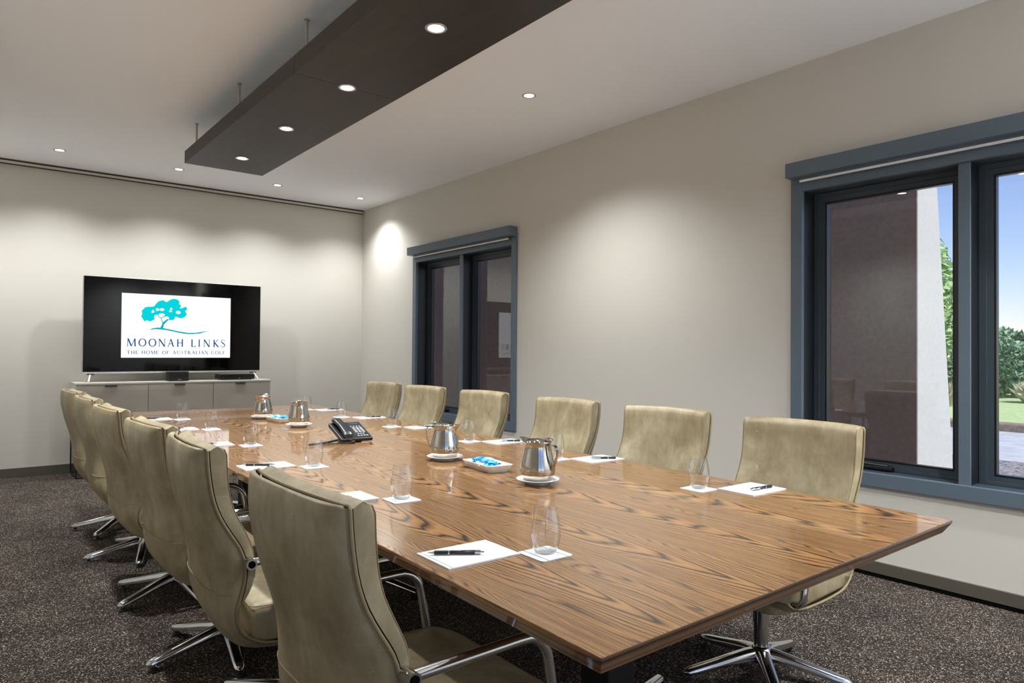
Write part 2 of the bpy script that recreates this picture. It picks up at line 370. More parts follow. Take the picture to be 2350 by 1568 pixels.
# ------------------------------------------------------------------ windows in the right wall
def window(idx, y0, y1):
    yc = (y0 + y1) / 2; q = .021; aw = .07
    w = MB(); xa = XR + .010
    for (a, b) in ((y0, y0 + aw), (y1 - aw, y1)): w.rbox(XR - q, xa, a, b, WZ0, WZ1, .002)
    w.rbox(XR - q, xa, y0 + aw, y1 - aw, WZ0, WZ0 + .075, .002)
    w.rbox(XR - q, xa, y0 + aw, y1 - aw, WZ1 - .11, WZ1, .002)
    root = struct(w.build('window_%d' % idx, M_frame), 'slate grey framed two pane window, %s' % ('next to the far corner' if idx == 1 else 'large in front at right with garden view'))
    jb = MB()
    for (a, b) in ((y0 + .032, y0 + aw - .003), (y1 - aw + .003, y1 - .032)): jb.box(xa, XR + .20, a, b, WZ0 + .032, WZ1 - .032)
    jb.build('jamb', M_jamb_shade, root)
    sl = MB().box(xa, XR + .20, y0 + aw - .003, y1 - aw + .003, WZ0 + .032, WZ0 + .073); sl.box(xa, XR + .20, y0 + aw - .003, y1 - aw + .003, WZ1 - .106, WZ1 - .032); sl.build('sill', M_frame_shade, root)
    ml = MB().rbox(XR + .005, XR + .02, yc - .027, yc + .027, WZ0 + .075, WZ1 - .11, .002).build('mullion', M_frame, root)
    MB().box(XR + .02, XR + .19, yc - .024, yc + .024, WZ0 + .073, WZ1 - .106).build('mullion_core', M_jamb_shade, ml)
    for k, (a, b) in enumerate(((y0 + aw, yc - .027), (yc + .027, y1 - aw))):
        s = MB(); z0, z1 = WZ0 + .075, WZ1 - .11
        gy0, gy1, gz0, gz1 = a + .072, b - .072, .626, 2.157
        d0, d1 = XR + .130, XR + .19
        def ring(mb, d0, d1, A, B):     # rectangular ring between outer A and inner B (y0,y1,z0,z1)
            mb.box(d0, d1, A[0], B[0], A[2], A[3]); mb.box(d0, d1, B[1], A[1], A[2], A[3])
            mb.box(d0, d1, B[0], B[1], A[2], B[2]); mb.box(d0, d1, B[0], B[1], B[3], A[3])
        ring(s, d0, d1, (a, b, z0, z1), (a + .032, b - .032, z0 + .016, z1 - .026))
        ring(s, d0 + .012, d1, (a + .032, b - .032, z0 + .016, z1 - .026), (a + .062, b - .062, gz0 - .010, gz1 + .010))
        sash = s.build('sash', M_frame_shade, root)
        g = MB(); ring(g, d0 + .016, d1 - .006, (a + .062, b - .062, gz0 - .010, gz1 + .010), (gy0, gy1, gz0, gz1)); g.build('gasket', M_black, sash)
        MB().box(XR + .163, XR + .167, gy0 - .005, gy1 + .005, gz0 - .005, gz1 + .005).build('pane', M_pane, sash)
        # winder on the far sash
        hy = b - .32 if k == 1 else a + .32
        if k == 1:
            h = MB().rbox(XR + .085, XR + .130, hy - .15, hy + .13, z0 + .004, z0 + .026, .006)
            h.tube([(XR + .095, hy - .13, z0 + .030), (XR + .092, hy + .0, z0 + .034), (XR + .095, hy + .04, z0 + .04)], .009, 8)
            h.lathe([(0.0, .0), (.022, 0), (.022, .022), (.014, .03), (0, .03)], (XR + .106, hy + .06, z0 + .018), 14)
            h.build('winder_handle', M_black, sash, True)
    # pelmet with roller blind
    p = MB().rbox(XR - .104, XR - .0, y0 + .005, y1 - .008, 2.296, 2.384, .0025)
    pel = p.build('pelmet', M_frame, root)
    MB().rbox(XR - .062, XR - .046, y0 + .075, y1 - .075, 2.268, 2.281, .003).build('blind_bottom_bar', mat('blind bar off white', rgb(245, 245, 245), .35), pel)
    MB().box(XR - .055, XR - .053, y0 + .078, y1 - .078, 2.280, 2.297).build('blind_fabric', M_frame, pel)
    return root
w1 = window(1, *WIN[1]); w2 = window(2, *WIN[2])
# glazed doors behind the camera
d = MB()
for a in (DX0, DX1 - .06, (DX0 + DX1) / 2 - .04): d.rbox(a, a + (.06 if a != (DX0 + DX1) / 2 - .04 else .08), YB - .14, YB - .02, 0, DZ1, .003)
d.rbox(DX0 + .06, DX1 - .06, YB - .14, YB - .02, DZ1 - .06, DZ1, .003); d.rbox(DX0 + .06, DX1 - .06, YB - .14, YB - .02, 0, .08, .003)
dr = struct(d.build('door_1', M_frame), 'slate grey framed glazed double door behind the camera')
for a, b in ((DX0 + .06, (DX0 + DX1) / 2 - .04), ((DX0 + DX1) / 2 + .04, DX1 - .06)):
    MB().box(a, b, YB - .082, YB - .078, .08, DZ1 - .06).build('pane', M_pane, dr)

struct(MB().box(-8, 9, -14, YB - .2, -.25, -.05).build('bounce_ground', ground_mat('pale paving', rgb(214, 210, 204), rgb(230, 227, 222), 4)), 'unseen pale paving added to bounce sun through the glazed door')  # unseen paving added to bounce sunlight up onto the ceiling
struct(MB().box(-2, 5, YB - 2.9, YB - .3, 2.72, 2.85).build('sun_blocker', M_ceil), 'unseen white slab added to block sun at the glazed door')  # out-of-view slab added to keep direct sun from entering the door

# ================================================================== CEILING BEAM WITH DOWNLIGHTS
def spot(parent, x, y, z, w, size=130, blend=.9, r=.035):
    L = bpy.data.lights.new('lamp_light', 'SPOT'); L.energy = w; L.spot_size = math.radians(size); L.spot_blend = blend
    L.shadow_soft_size = r; L.color = LAMP_COL
    o = bpy.data.objects.new('lamp_light', L); col.objects.link(o); o.location = (x, y, z); o.parent = parent; return o
beam = thing('ceiling_beam', 'long dark brown suspended panel with recessed downlights above the table', 'ceiling light', (1.655, 3.54, 2.70))
def at(o, root):      # keep world-coordinate meshes in place under a moved parent
    o.matrix_parent_inverse = Matrix.Translation(root.location).inverted(); return o
for a, b in ((1.26, 3.539), (3.541, 5.83)):
    at(MB().rbox(1.35, 1.96, a, b, 2.70, 2.796, .002).build('panel', M_beam, beam), beam)
for y in (2.4, 3.55, 4.70, 5.76):
    for x in (1.42, 1.89):
        r = at(MB().cyl((x, y), .0075, 2.79, HC, 10).build('rod', M_rod, beam, True), beam)
        MB().cyl((x, y), .014, HC - .006, HC, 12).build('rod_cap', M_rod, r, True)
def downlight_parts(root, x, y, z, w, rr=.048):
    ring = MB().lathe([(rr, 0), (rr, -.004), (rr - .006, -.006), (rr - .014, -.004), (rr - .014, .004)], (x, y, z), 28).build('trim_ring', M_silver, root, 'all'); at(ring, root)
    at(MB().lathe([(0, -.002), (rr - .013, -.002)], (x, y, z), 24).build('lens', M_lens, root), root)
    s = spot(root, x, y, z - .02, w); at(s, root)
for y in (1.713, 2.63, 3.547, 4.467, 5.385): downlight_parts(beam, 1.655, y, 2.70, BEAM_W, .05)
DL = [(-.33, 7.34, 'leftmost, out near the left wall'), (.66, 7.33, 'leftmost in view of the row along the far wall'), (1.65, 7.34, 'second in view of the row along the far wall'), (2.635, 7.35, 'third in view of the row along the far wall'), (3.61, 7.355, 'in the far right ceiling corner'),
      (3.04, 3.62, 'alone on the ceiling between beam and right wall'), (.25, 3.62, 'alone on the ceiling between beam and left wall'),
      (2.64, -.1, 'near the glazed door, inner one of two'), (3.61, -.1, 'near the glazed door, beside the right wall')]
for x, y, s in DL:
    dl = thing('ceiling_downlight', 'small round recessed downlight ' + s, 'downlight', (x, y, HC), group='ceiling downlights')
    downlight_parts(dl, x, y, HC, FAR_W if y > 7 else (MID_W if x > 3 and y > 3 else LAMP_W))

# ================================================================== TABLE
TC = [(.820, .783), (2.336, .783), (2.477, 5.952), (.962, 5.975)]      # near-left, near-right, far-right, far-left
table = thing('conference_table', 'long brown wood grain conference table set with notepads and glasses', 'table', (1.65, 3.37, 0))
cen = (1.65, 3.37)
def inset(d):
    out = []
    for i, p in enumerate(TC):
        sx = 1 if p[0] < cen[0] else -1; sy = 1 if p[1] < cen[1] else -1
        out.append((p[0] + sx * d, p[1] + sy * d))
    return out
def frustum(A, za, B, zb):
    return MB().hexa([(x, y, za) for x, y in A] + [(x, y, zb) for x, y in B])
bm = bmesh.new(); vs = [bm.verts.new((x, y, z)) for z in (ZT - .010, ZT) for x, y in TC]
for f in ((0, 3, 2, 1), (4, 5, 6, 7), (0, 1, 5, 4), (1, 2, 6, 5), (2, 3, 7, 6), (3, 0, 4, 7)): bm.faces.new([vs[i] for i in f])
bmesh.ops.bevel(bm, geom=list(bm.edges), offset=.0018, segments=2, affect='EDGES', profile=.5)
me = bpy.data.meshes.new('tabletop'); bm.to_mesh(me); bm.free(); me.materials.append(M_wood); me.materials.append(M_woodedge)
for p_ in me.polygons: p_.material_index = 0 if p_.normal.z > .6 else 1
top = bpy.data.objects.new('tabletop', me); col.objects.link(top); top.parent = table; at(top, table)
at(frustum(inset(.020), ZT - .039, inset(.0015), ZT - .0102).build('bevelled_edge', M_woodedge, table), table)
for y in (1.50, 3.37, 5.24):
    px = 1.60 + .024 * (y - 1.5)
    c = at(MB().rbox(px - .06, px + .06, y - .06, y + .06, .06, ZT - .045, .006).build('column', M_blackm, table), table)
    at(MB().rbox(px - .42, px + .42, y - .05, y + .05, ZT - .075, ZT - .040, .004).build('support_rail', M_dgrey, table), table)
    for k in range(4):
        a = math.radians(18 + 90 * k); ca, sa = math.cos(a), math.sin(a)
        pts = [(px + ca * t, y + sa * t, z) for t, z in ((.03, .075), (.15, .07), (.30, .055), (.44, .038))]
        ft = at(MB().tube(pts, [.03, .027, .024, .02], 12, ry=.014, up=(0, 0, 1)).build('foot', M_chrome, table, True), table)
        MB().cyl((px + ca * .42, y + sa * .42), .018, 0, .03, 14).build('glide', M_black, ft, True)
at(MB().rbox(1.52, 1.74, 1.56, 5.18, .40, .52, .004).build('cable_tray', M_dgrey, table), table)

# ================================================================== CHAIRS
SEAM = [(-.312, .945), (-.309, .90), (-.303, .85), (-.293, .80), (-.275, .75), (-.247, .70), (-.22, .655), (-.205, .61), (-.203, .565), (-.212, .52), (-.223, .475), (-.221, .435), (-.205, .402), (-.172, .376), (-.13, .361), (-.06, .354), (.05, .352), (.15, .356), (.215, .372), (.25, .396)]
REAR = [(-.358, .955), (-.361, .90), (-.356, .85), (-.346, .80), (-.334, .75), (-.320, .70), (-.308, .655), (-.299, .61), (-.294, .565), (-.291, .52), (-.286, .475), (-.275, .435), (-.255, .395), (-.220, .352), (-.17, .333), (-.08, .326), (.05, .324), (.15, .332), (.215, .350), (.25, .378)]
CW = .248
def cat_rom(P, n):
    out = []
    for i in range(len(P) - 1):
        p0, p1, p2, p3 = P[max(i - 1, 0)], P[i], P[i + 1], P[min(i + 2, len(P) - 1)]
        for k in range(n):
            t = k / n
            out.append(tuple(.5 * (2 * b + (c - a) * t + (2 * a - 5 * b + 4 * c - d_) * t * t + (3 * b - a - 3 * c + d_) * t ** 3) for a, b, c, d_ in zip(p0, p1, p2, p3)))
    out.append(P[-1]); return out
SS = cat_rom(SEAM, 2); RR = cat_rom(REAR, 2); NS = len(SS)
def nrm(P, i):
    a = P[max(i - 1, 0)]; b = P[min(i + 1, len(P) - 1)]; tx, tz = b[0] - a[0], b[1] - a[1]; L = math.hypot(tx, tz); return (-tz / L, tx / L)   # towards the sitter
LAT = [-1, -.985, -.95, -.88, -.75, -.55, -.3, 0, .3, .55, .75, .88, .95, .985, 1]
def seam_pt(i, t, off=0.0, w=CW):
    s, r = SS[i], RR[i]; h = (1 - t * t) * .68; n = nrm(SS, i)
    topw = 1.0 if i > 2 else 1.0
    return (s[0] + (r[0] - s[0]) * h + n[0] * off, w * t * topw, s[1] + (r[1] - s[1]) * h + n[1] * off)
def outer_pt(i, t, e=1.0):
    s, r = SS[i], RR[i]; g = (max(0.0, 1 - abs(t) ** 4)) ** .5
    a = seam_pt(i, t, -.007); b = (s[0] + (r[0] - s[0]) * g, CW * t, s[1] + (r[1] - s[1]) * g)
    n = nrm(SS, i); b = (b[0] - n[0] * .006 * g, b[1], b[2] - n[1] * .006 * g)
    return tuple(p + (q - p) * e for p, q in zip(a, b))
def make_chair(label, loc, rz, base_rot):
    t = thing('office_chair', label, 'chair', loc, rz, 'leather conference chairs')
    sh = MB(); rows = []
    def drop(p, dz): return (p[0], p[1], p[2] + dz)
    rows.append([seam_pt(0, u, -.007) for u in LAT]); rows.append([drop(outer_pt(0, u, .55), .006) for u in LAT]); rows.append([drop(outer_pt(0, u, .9), -.002) for u in LAT])
    rows += [outer_pt(i, u) for u in LAT] and [[outer_pt(i, u) for u in LAT] for i in range(1, NS - 1)]
    rows.append([outer_pt(NS - 1, u, .7) for u in LAT]); rows.append([seam_pt(NS - 1, u, -.007) for u in LAT])
    sh.grid(rows); sh.grid([[seam_pt(i, u, -.0072) for u in LAT] for i in range(NS)])
    shell = sh.build('shell', M_leather, t, 'all')
    # stitched seam across the back of the shell
    MB().tube([(p[0] - .0012, p[1], p[2]) for p in (outer_pt(18, u * .97) for u in [x / 20 for x in range(-20, 21)])], .0016, 6).build('stitching', M_stitch, shell, True)
    # back cushion
    ib = 19; bc = MB(); TH = .050
    def edge(u): return (max(0.0, 1 - abs(u) ** 40)) ** .5
    def cush(i, u, k):
        e = 1.0; j = i / ib
        e *= .86 if i == 0 else 1
        e *= (max(0.0, 1 - max(0, (j * 5 - 4)) ** 2)) ** .5 if j > .8 else 1
        th = .007 + TH * (1 - .52 * min(1, j * 1.35) ** 1.5) * k * (.80 + .20 * edge(u)) * max(e, .30) * (1 + .10 * math.sin(PI * min(1, j * 1.1)) * (1 - u * u))
        p = seam_pt(i, u, th, CW * (.990 if k >= 1 else 1.004) if abs(u) > .99 else CW)
        return (p[0], p[1], p[2] + (.010 * k * (1 - k) * 4 if i == 0 else 0))
    rows = [[seam_pt(0, u, .007) for u in LAT], [cush(0, u, .6) for u in LAT]]
    rows += [[cush(i, u, 1) for u in LAT] for i in range(0, ib + 1)]
    rows.append([seam_pt(ib, u, .007) for u in LAT])
    bc.grid(rows)
    for sgn in (0, -1):     # side walls of the cushion
        bc.grid([[seam_pt(i, LAT[sgn], .007) for i in range(ib + 1)], [cush(i, LAT[sgn], .5) for i in range(ib + 1)], [cush(i, LAT[sgn], 1) for i in range(ib + 1)]])
    back = bc.build('back_cushion', M_leather, t, 'all')
    for s_ in (-1, 1):
        MB().tube([cush(i, s_ * .985, 1.03) for i in range(0, ib - 2)], .0013, 5).build('stitching', M_stitch, back, True)
    # piping round the whole seam
    loop = [seam_pt(i, 1, 0, CW * 1.006) for i in range(NS)] + [seam_pt(NS - 1, u, 0, CW) for u in reversed(LAT[1:-1])]
    loop += [seam_pt(i, -1, 0, CW * 1.006) for i in reversed(range(NS))] + [(lambda p: (p[0], p[1], p[2] + .005))(seam_pt(0, u, 0, CW)) for u in LAT[1:-1]]
    MB().tube(loop, .0042, 8, closed=True).build('piping', M_piping, t, True)
    # seat cushion: rounded outline swept upwards
    def outline(d):
        u0, u1, v = -.19 + d, .247 - d, .243 - d; rf = max(.02, .085 - d); rb = .03; P = []
        for (cx, cy, r, a0) in ((u1 - rf, v - rf, rf, 0), (u0 + rb, v - rb, rb, 90), (u0 + rb, -v + rb, rb, 180), (u1 - rf, -v + rf, rf, 270)):
            for k in range(7): a = math.radians(a0 + 15 * k); P.append((cx + r * math.cos(a), cy + r * math.sin(a)))
        return P
    def zs(x, z, y): return z - .030 * max(0, (x - .08) / .167) ** 2 + .010 * abs(y / .24) ** 2 * (z > .45)
    sc_ = MB(); rows = []
    for z, d_ in ((.359, .02), (.362, .006), (.372, 0), (.43, 0), (.448, .004), (.459, .013), (.465, .03), (.466, .09), (.463, .17)):
        rows.append([(x, y, zs(x, z, y)) for x, y in outline(d_)])
    sc_.grid(rows, cv=True); n = len(rows[0]); sc_.f.append(tuple(len(sc_.v) - n + k for k in range(n)))
    seat = sc_.build('seat_cushion', M_leather, t, 'all')
    MB().tube([(x, y, zs(x, .4585, y)) for x, y in outline(.009)], .0016, 5, closed=True).build('stitching', M_stitch, seat, True)
    # arms
    for s_ in (-1, 1):
        y = s_ * .272; pts = [(-.205, y, .614), (-.12, y, .6145), (0, y, .615), (.07, y, .6155)]
        for k in range(1, 8):
            a = math.radians(90 - k * 80 / 7); pts.append((.085 + .075 * math.cos(a), y, .541 + .075 * math.sin(a)))
        pts += [(.172, y, .485), (.182, y, .43), (.187, y, .402), (.189, y - s_ * .006, .386), (.190, y - s_ * .018, .379), (.190, y - s_ * .045, .377)]
        arm = MB().tube(pts, .0155, 14, ry=.0105, up=(0, 1, 0)).build('armrest', M_chrome, t, True) if False else MB().tube(pts, .0125, 14).build('armrest', M_chrome, t, True)
        MB().tube([(-.195, s_ * .235, .612), (-.195, s_ * .290, .613)], .0155, 16).build('arm_bracket', M_chrome, arm, True)
        MB().tube([(-.195, s_ * .2895, .613), (-.195, s_ * .2915, .613)], .0105, 14).build('bracket_hole', M_gap, arm, True)
    MB().rbox(-.11, .13, -.11, .11, .305, .345, .008).build('mechanism', M_blackm, t)
    MB().tube([(0, 0, .09), (0, 0, .31)], .027, 20).tube([(0, 0, .20), (0, 0, .31)], .031, 20).build('column', M_chrome, t, True)
    MB().lathe([(0, .052), (.040, .052), (.050, .062), (.048, .085), (.036, .104), (.030, .112), (0, .112)], seg=24).build('hub', M_chrome, t, 'all')
    for k in range(5):
        a = base_rot + k * 2 * PI / 5; ca, sa = math.cos(a), math.sin(a); rows = []
        for r_, zc, hw, hh in ((.02, .082, .027, .022), (.06, .079, .026, .021), (.12, .068, .0245, .019), (.2, .051, .0225, .0165), (.275, .037, .0215, .0145), (.303, .032, .0185, .012), (.315, .030, .011, .007), (.319, .029, .002, .002)):
            prof = [(-1, -.7), (-1, .25), (-.72, .85), (-.4, 1), (.4, 1), (.72, .85), (1, .25), (1, -.7), (.6, -1), (-.6, -1)]
            rows.append([(ca * r_ - sa * q * hw, sa * r_ + ca * q * hw, zc + w_ * hh) for q, w_ in prof])
        lg = MB().grid(rows, cv=True); lg = lg.build('leg', M_chrome, t, True)
        MB().lathe([(0, 0), (.019, 0), (.0195, .006), (.015, .0085), (.009, .0095), (.009, .024), (0, .024)], (ca * .292, sa * .292, 0), 16).build('glide', M_dgrey, lg, True)
    return t
ORD = ['nearest to camera', 'second from camera', 'third from camera', 'fourth from camera', 'fifth from camera', 'farthest from camera']
LCH = [(.873, 1.42, 0, 44), (.880, 2.30, -4, 44), (.878, 2.97, 2, 44), (.870, 3.80, 1, 62), (.880, 4.62, 0, 38), (.887, 5.36, 1, 13)]
RCH = [(2.425, 1.47, 0, 44), (2.475, 2.20, 1, 20), (2.50, 2.96, -1, 60), (2.535, 3.83, 0, 30), (2.53, 4.59, 1, 50), (2.56, 5.32, 0, 10)]
proto = None
for side, CH in (('side opposite the windows', LCH), ('window side', RCH)):
    for i, (x, y, a, br) in enumerate(CH):
        rz = math.radians(a) + (PI if CH is RCH else 0)
        lab = 'tan leather swivel chair with chrome arms, %s on the %s' % (ORD[i], side)
        make = make_chair(lab, (x, y, 0), rz, math.radians(br)) if proto is None else None
        if proto is None: proto = make
        else:
            c = dup(proto, (x, y, 0), rz, lab)
            for ch in [o for o in col.objects if o.parent == c and (o.name.startswith('leg') or o.name.startswith('hub'))]:
                ch.rotation_euler = (0, 0, math.radians(br - 44))

# ================================================================== TABLE SETTINGS
def build_tumbler():
    t = thing('tumbler', '', 'glass', group='stemless water tumblers')
    outer = [(.0, .0), (.022, .0), (.0262, .003), (.0305, .012), (.0352, .026), (.0380, .044), (.0378, .060), (.0358, .078), (.0325, .096), (.0296, .111)]
    MB().lathe(outer[1:], seg=44).build('bowl', M_tumbler, t, 'all', fix=False)
    ring = [(.0293 + .0008 * math.cos(a), .111 + .0008 * math.sin(a)) for a in [2 * PI * k / 8 for k in range(9)]]
    MB().lathe(ring, seg=44).build('rim', M_tumbler, t, 'all')
    MB().lathe([(0, .0012), (.0225, .0012), (.0262, .0042), (.0278, .0082), (.022, .0068), (.012, .0060), (0, .0058)], seg=36).build('base', M_tumbler, t, True)
    return t
def build_coaster():
    t = thing('coaster', '', 'coaster', group='white square coasters'); P = []
    for cx, cy, a0 in ((.041, .041, 0), (-.041, .041, 90), (-.041, -.041, 180), (.041, -.041, 270)):
        for k in range(5): a = math.radians(a0 + 22.5 * k); P.append((cx + .008 * math.cos(a), cy + .008 * math.sin(a)))
    MB().prism(P, 0, .0022).build('card', M_paper, t)
    for x in (-.030, .030): MB().box(x - .0012, x + .0012, -.0488, .0488, .0022, .0024).build('printed_line', M_green, t)
    return t
# ---- lettering made of strokes (roman capitals, unit height)
def glyph(c):
    T, t = .165, .080; q = []
    def ln(a, b, w): 
        dx, dy = b[0] - a[0], b[1] - a[1]; L = math.hypot(dx, dy) or 1; nx, ny = -dy / L * w / 2, dx / L * w / 2
        q.append([(a[0] + nx, a[1] + ny), (b[0] + nx, b[1] + ny), (b[0] - nx, b[1] - ny), (a[0] - nx, a[1] - ny)])
    def st(x, w=T, y0=0, y1=1): q.append([(x - w / 2, y0), (x + w / 2, y0), (x + w / 2, y1), (x - w / 2, y1)])
    def sf(x, y, w=.26): q.append([(x - w / 2, y - .02), (x + w / 2, y - .02), (x + w / 2, y + .02), (x - w / 2, y + .02)])
    def arc(cx, cy, rx, ry, a0, a1, n=18, tk=T, tn=t):
        for k in range(n):
            A = [math.radians(a0 + (a1 - a0) * (k + j) / n) for j in (0, 1)]; p = []
            for a in A:
                w = tn + (tk - tn) * abs(math.cos(a)) ** 1.5; p.append(((cx + (rx) * math.cos(a), cy + ry * math.sin(a)), (cx + (rx - w) * math.cos(a), cy + (ry - w) * math.sin(a))))
            q.append([p[0][0], p[1][0], p[1][1], p[0][1]])
    W = .8
    if c == 'M': W = 1.1; ln((.08, 0), (.14, 1), t); ln((.14, 1), (.55, 0.02), T); ln((.55, .02), (.95, 1), t); ln((1.0, 0), (.95, 1), T); sf(.08, .02); sf(1.0, .02); sf(.08, .98, .16); sf(1.0, .98, .16)
    elif c == 'O': W = 1.0; arc(.5, .5, .5, .52, 0, 360, 36)
    elif c == 'N': W = .9; st(.12, t); ln((.1, 1), (.8, 0), T); st(.8, t); sf(.12, .02); sf(.8, .98); sf(.08, .98, .18)
    elif c == 'A': W = .9; ln((.1, 0), (.45, 1), t); ln((.45, 1), (.8, 0), T); ln((.22, .36), (.67, .36), t); sf(.1, .02, .22); sf(.8, .02, .26)
    elif c == 'H': W = .9; st(.15); st(.75); ln((.15, .52), (.75, .52), t); [sf(x, y) for x in (.15, .75) for y in (.02, .98)]
    elif c == 'L': W = .7; st(.15); ln((.15, .03), (.64, .03), t); ln((.64, .03), (.66, .22), t); sf(.15, .98); sf(.12, .02, .2)
    elif c == 'I': W = .3; st(.15); sf(.15, .02); sf(.15, .98)
    elif c == 'K': W = .8; st(.15); ln((.2, .48), (.66, 1), t); ln((.26, .54), (.74, 0), T); sf(.15, .02); sf(.15, .98); sf(.7, .98, .2); sf(.76, .02, .22)
    elif c == 'S':
        W = .6; P = cat_rom([(.54, .82), (.44, .95), (.28, .99), (.13, .90), (.10, .74), (.22, .59), (.40, .46), (.52, .31), (.48, .12), (.31, .01), (.14, .05), (.05, .2)], 3)
        for k in range(len(P) - 1): ln(P[k], P[k + 1], .06 + .08 * math.exp(-((k / len(P) - .5) / .2) ** 2))
    elif c == 'T': W = .8; st(.4); ln((.05, .97), (.75, .97), t); ln((.05, .97), (.04, .8), t); ln((.75, .97), (.76, .8), t); sf(.4, .02)
    elif c in 'EF': 
        W = .7; st(.15); ln((.1, .97), (.6, .97), t); ln((.15, .52), (.5, .52), t); ln((.6, .97), (.61, .8), t)
        if c == 'E': ln((.1, .03), (.62, .03), t); ln((.62, .03), (.65, .2), t)
        else: sf(.15, .02)
    elif c == 'U': W = .9; st(.16, T, .3, 1); st(.76, t, .3, 1); arc(.46, .34, .36, .36, 180, 360, 16, .1, t); sf(.16, .98); sf(.76, .98)
    elif c == 'R': W = .85; st(.15); arc(.3, .74, .3, .26, -90, 90, 14, T, t); ln((.12, .975), (.3, .975), t); ln((.15, .5), (.3, .5), t); ln((.34, .5), (.76, 0), T); sf(.15, .02)
    elif c == 'G': W = .95; arc(.5, .5, .48, .52, 50, 330, 28); st(.82, .1, 0.1, .42); sf(.82, .42, .22)
    elif c == 'B': W = .75; st(.15); arc(.3, .76, .28, .24, -90, 90, 14, T, t); arc(.3, .27, .34, .27, -90, 90, 14, T, t); ln((.1, .975), (.3, .975), t); ln((.1, .025), (.3, .025), t)
    return W, q
def text2d(s, x0, x1, y0, y1, sp=.18, space=.45):
    gl = [(c, *glyph(c)) if c != ' ' else (c, space, []) for c in s]
    tot = sum(g[1] for g in gl) + sp * (len(gl) - 1); k = (x1 - x0) / tot; out = []; x = x0
    for c, W, q in gl:
        for poly in q: out.append([(x + a * k, y0 + b * (y1 - y0)) for a, b in poly])
        x += (W + sp) * k
    return out
def flat(polys, fn):
    mb = MB()
    for p in polys: mb.add([fn(a, b) for a, b in p], [tuple(range(len(p)))])
    return mb
def build_pad():
    t = thing('notepad', '', 'notepad', group='white notepads')
    MB().box(-.1025, .1025, -.074, .074, 0, .0035).build('paper_block', M_paper, t)
    MB().box(-.0935, -.0918, -.074, .074, .0035, .0037).build('printed_line', M_green, t)
    pol = text2d('MOONAH LINKS', -.016, .016, 0, .0032)
    flat(pol, lambda a, b: (.075 - b, -.028 + a, .0037)).build('printed_heading', M_print, t, fix=False)
    return t
def build_pen():
    t = thing('pen', '', 'pen', group='black ballpoint pens')     # lies along +x, tip at -x
    def lx(prof): return MB().lathe(prof, seg=18)
    def rot(mb): mb.v = [(z, x, y + .0052) for x, y, z in mb.v]; return mb
    rot(lx([(.0004, -.070), (.0012, -.066), (.0036, -.054), (.0042, -.052)])).build('tip', M_silver, t, 'all')
    g = [(.0044, -.052)]
    for k in range(9): z = -.051 + k * .0036; g += [(.0053, z), (.0053, z + .0022), (.0046, z + .0024), (.0046, z + .0034)]
    rot(lx(g)).build('grip', M_rubber, t, True)
    rot(lx([(.0046, -.0185), (.0056, -.0182), (.0056, -.0150), (.0046, -.0148)])).build('ring', M_chrome, t, True)
    rot(lx([(.0046, -.015), (.0050, -.014), (.0050, .046), (.0046, .046)])).build('barrel', M_penb, t, 'all')
    rot(lx([(.0048, .046), (.0051, .046), (.0051, .060), (.0038, .061), (.0024, .0612), (.0024, .069), (0, .069)])).build('cap', M_chrome, t, True)
    MB().rbox(.018, .060, .0046, .0062, .003, .0072, .0008).build('clip', M_chrome, t)
    return t
LS = [(.974, 1.377, 1.126, 1.266), (.995, 2.145, 1.150, 2.013), (1.015, 2.925, 1.172, 2.795), (1.008, 3.735, 1.168, 3.598), (1.042, 4.555, 1.204, 4.448), (1.056, 5.285, 1.21, 5.188)]
RS = [(2.259, 1.407, 2.104, 1.527), (2.302, 2.232, 2.150, 2.345), (2.325, 2.955, 2.177, 3.078), (2.333, 3.812, 2.182, 3.955), (2.342, 4.585, 2.188, 4.72), (2.366, 5.345, 2.219, 5.455)]
tum, coa, pad, pen = build_tumbler(), build_coaster(), build_pad(), build_pen()
ORD2 = ORD
first = True
def place(proto, used, loc, rz, lab):
    if not used: proto.location = loc; proto.rotation_euler = (0, 0, rz); proto['label'] = lab; return proto
    return dup(proto, loc, rz, lab)
for side, S, fl in (('side opposite the windows', LS, 0), ('window side', RS, 1)):
    for i, (px, py, gx_, gy_) in enumerate(S):
        wh = '%s on the %s' % (ORD2[i], side)
        rz = -.024 + (PI if fl else 0)
        place(pad, not first, (px, py, ZT + .0002), rz, 'white paper notepad with green line, ' + wh)
        place(coa, not first, (gx_, gy_, ZT + .0002), rz, 'white square coaster with green lines, ' + wh)
        place(tum, not first, (gx_, gy_, ZT + .0028), random.random() * 6, 'clear stemless water tumbler on a coaster, ' + wh)
        if not fl: pc = (px - .028 + random.uniform(-.006, .006), py + .008, ZT + .0045); pr = math.radians(-35)
        else: pc = (px + .018, py - .03, ZT + .0045); pr = math.radians([174, 144, 146, 148, 160, 158][i])
        place(pen, not first, pc, pr, 'black ballpoint pen on the notepad, ' + wh)
        first = False

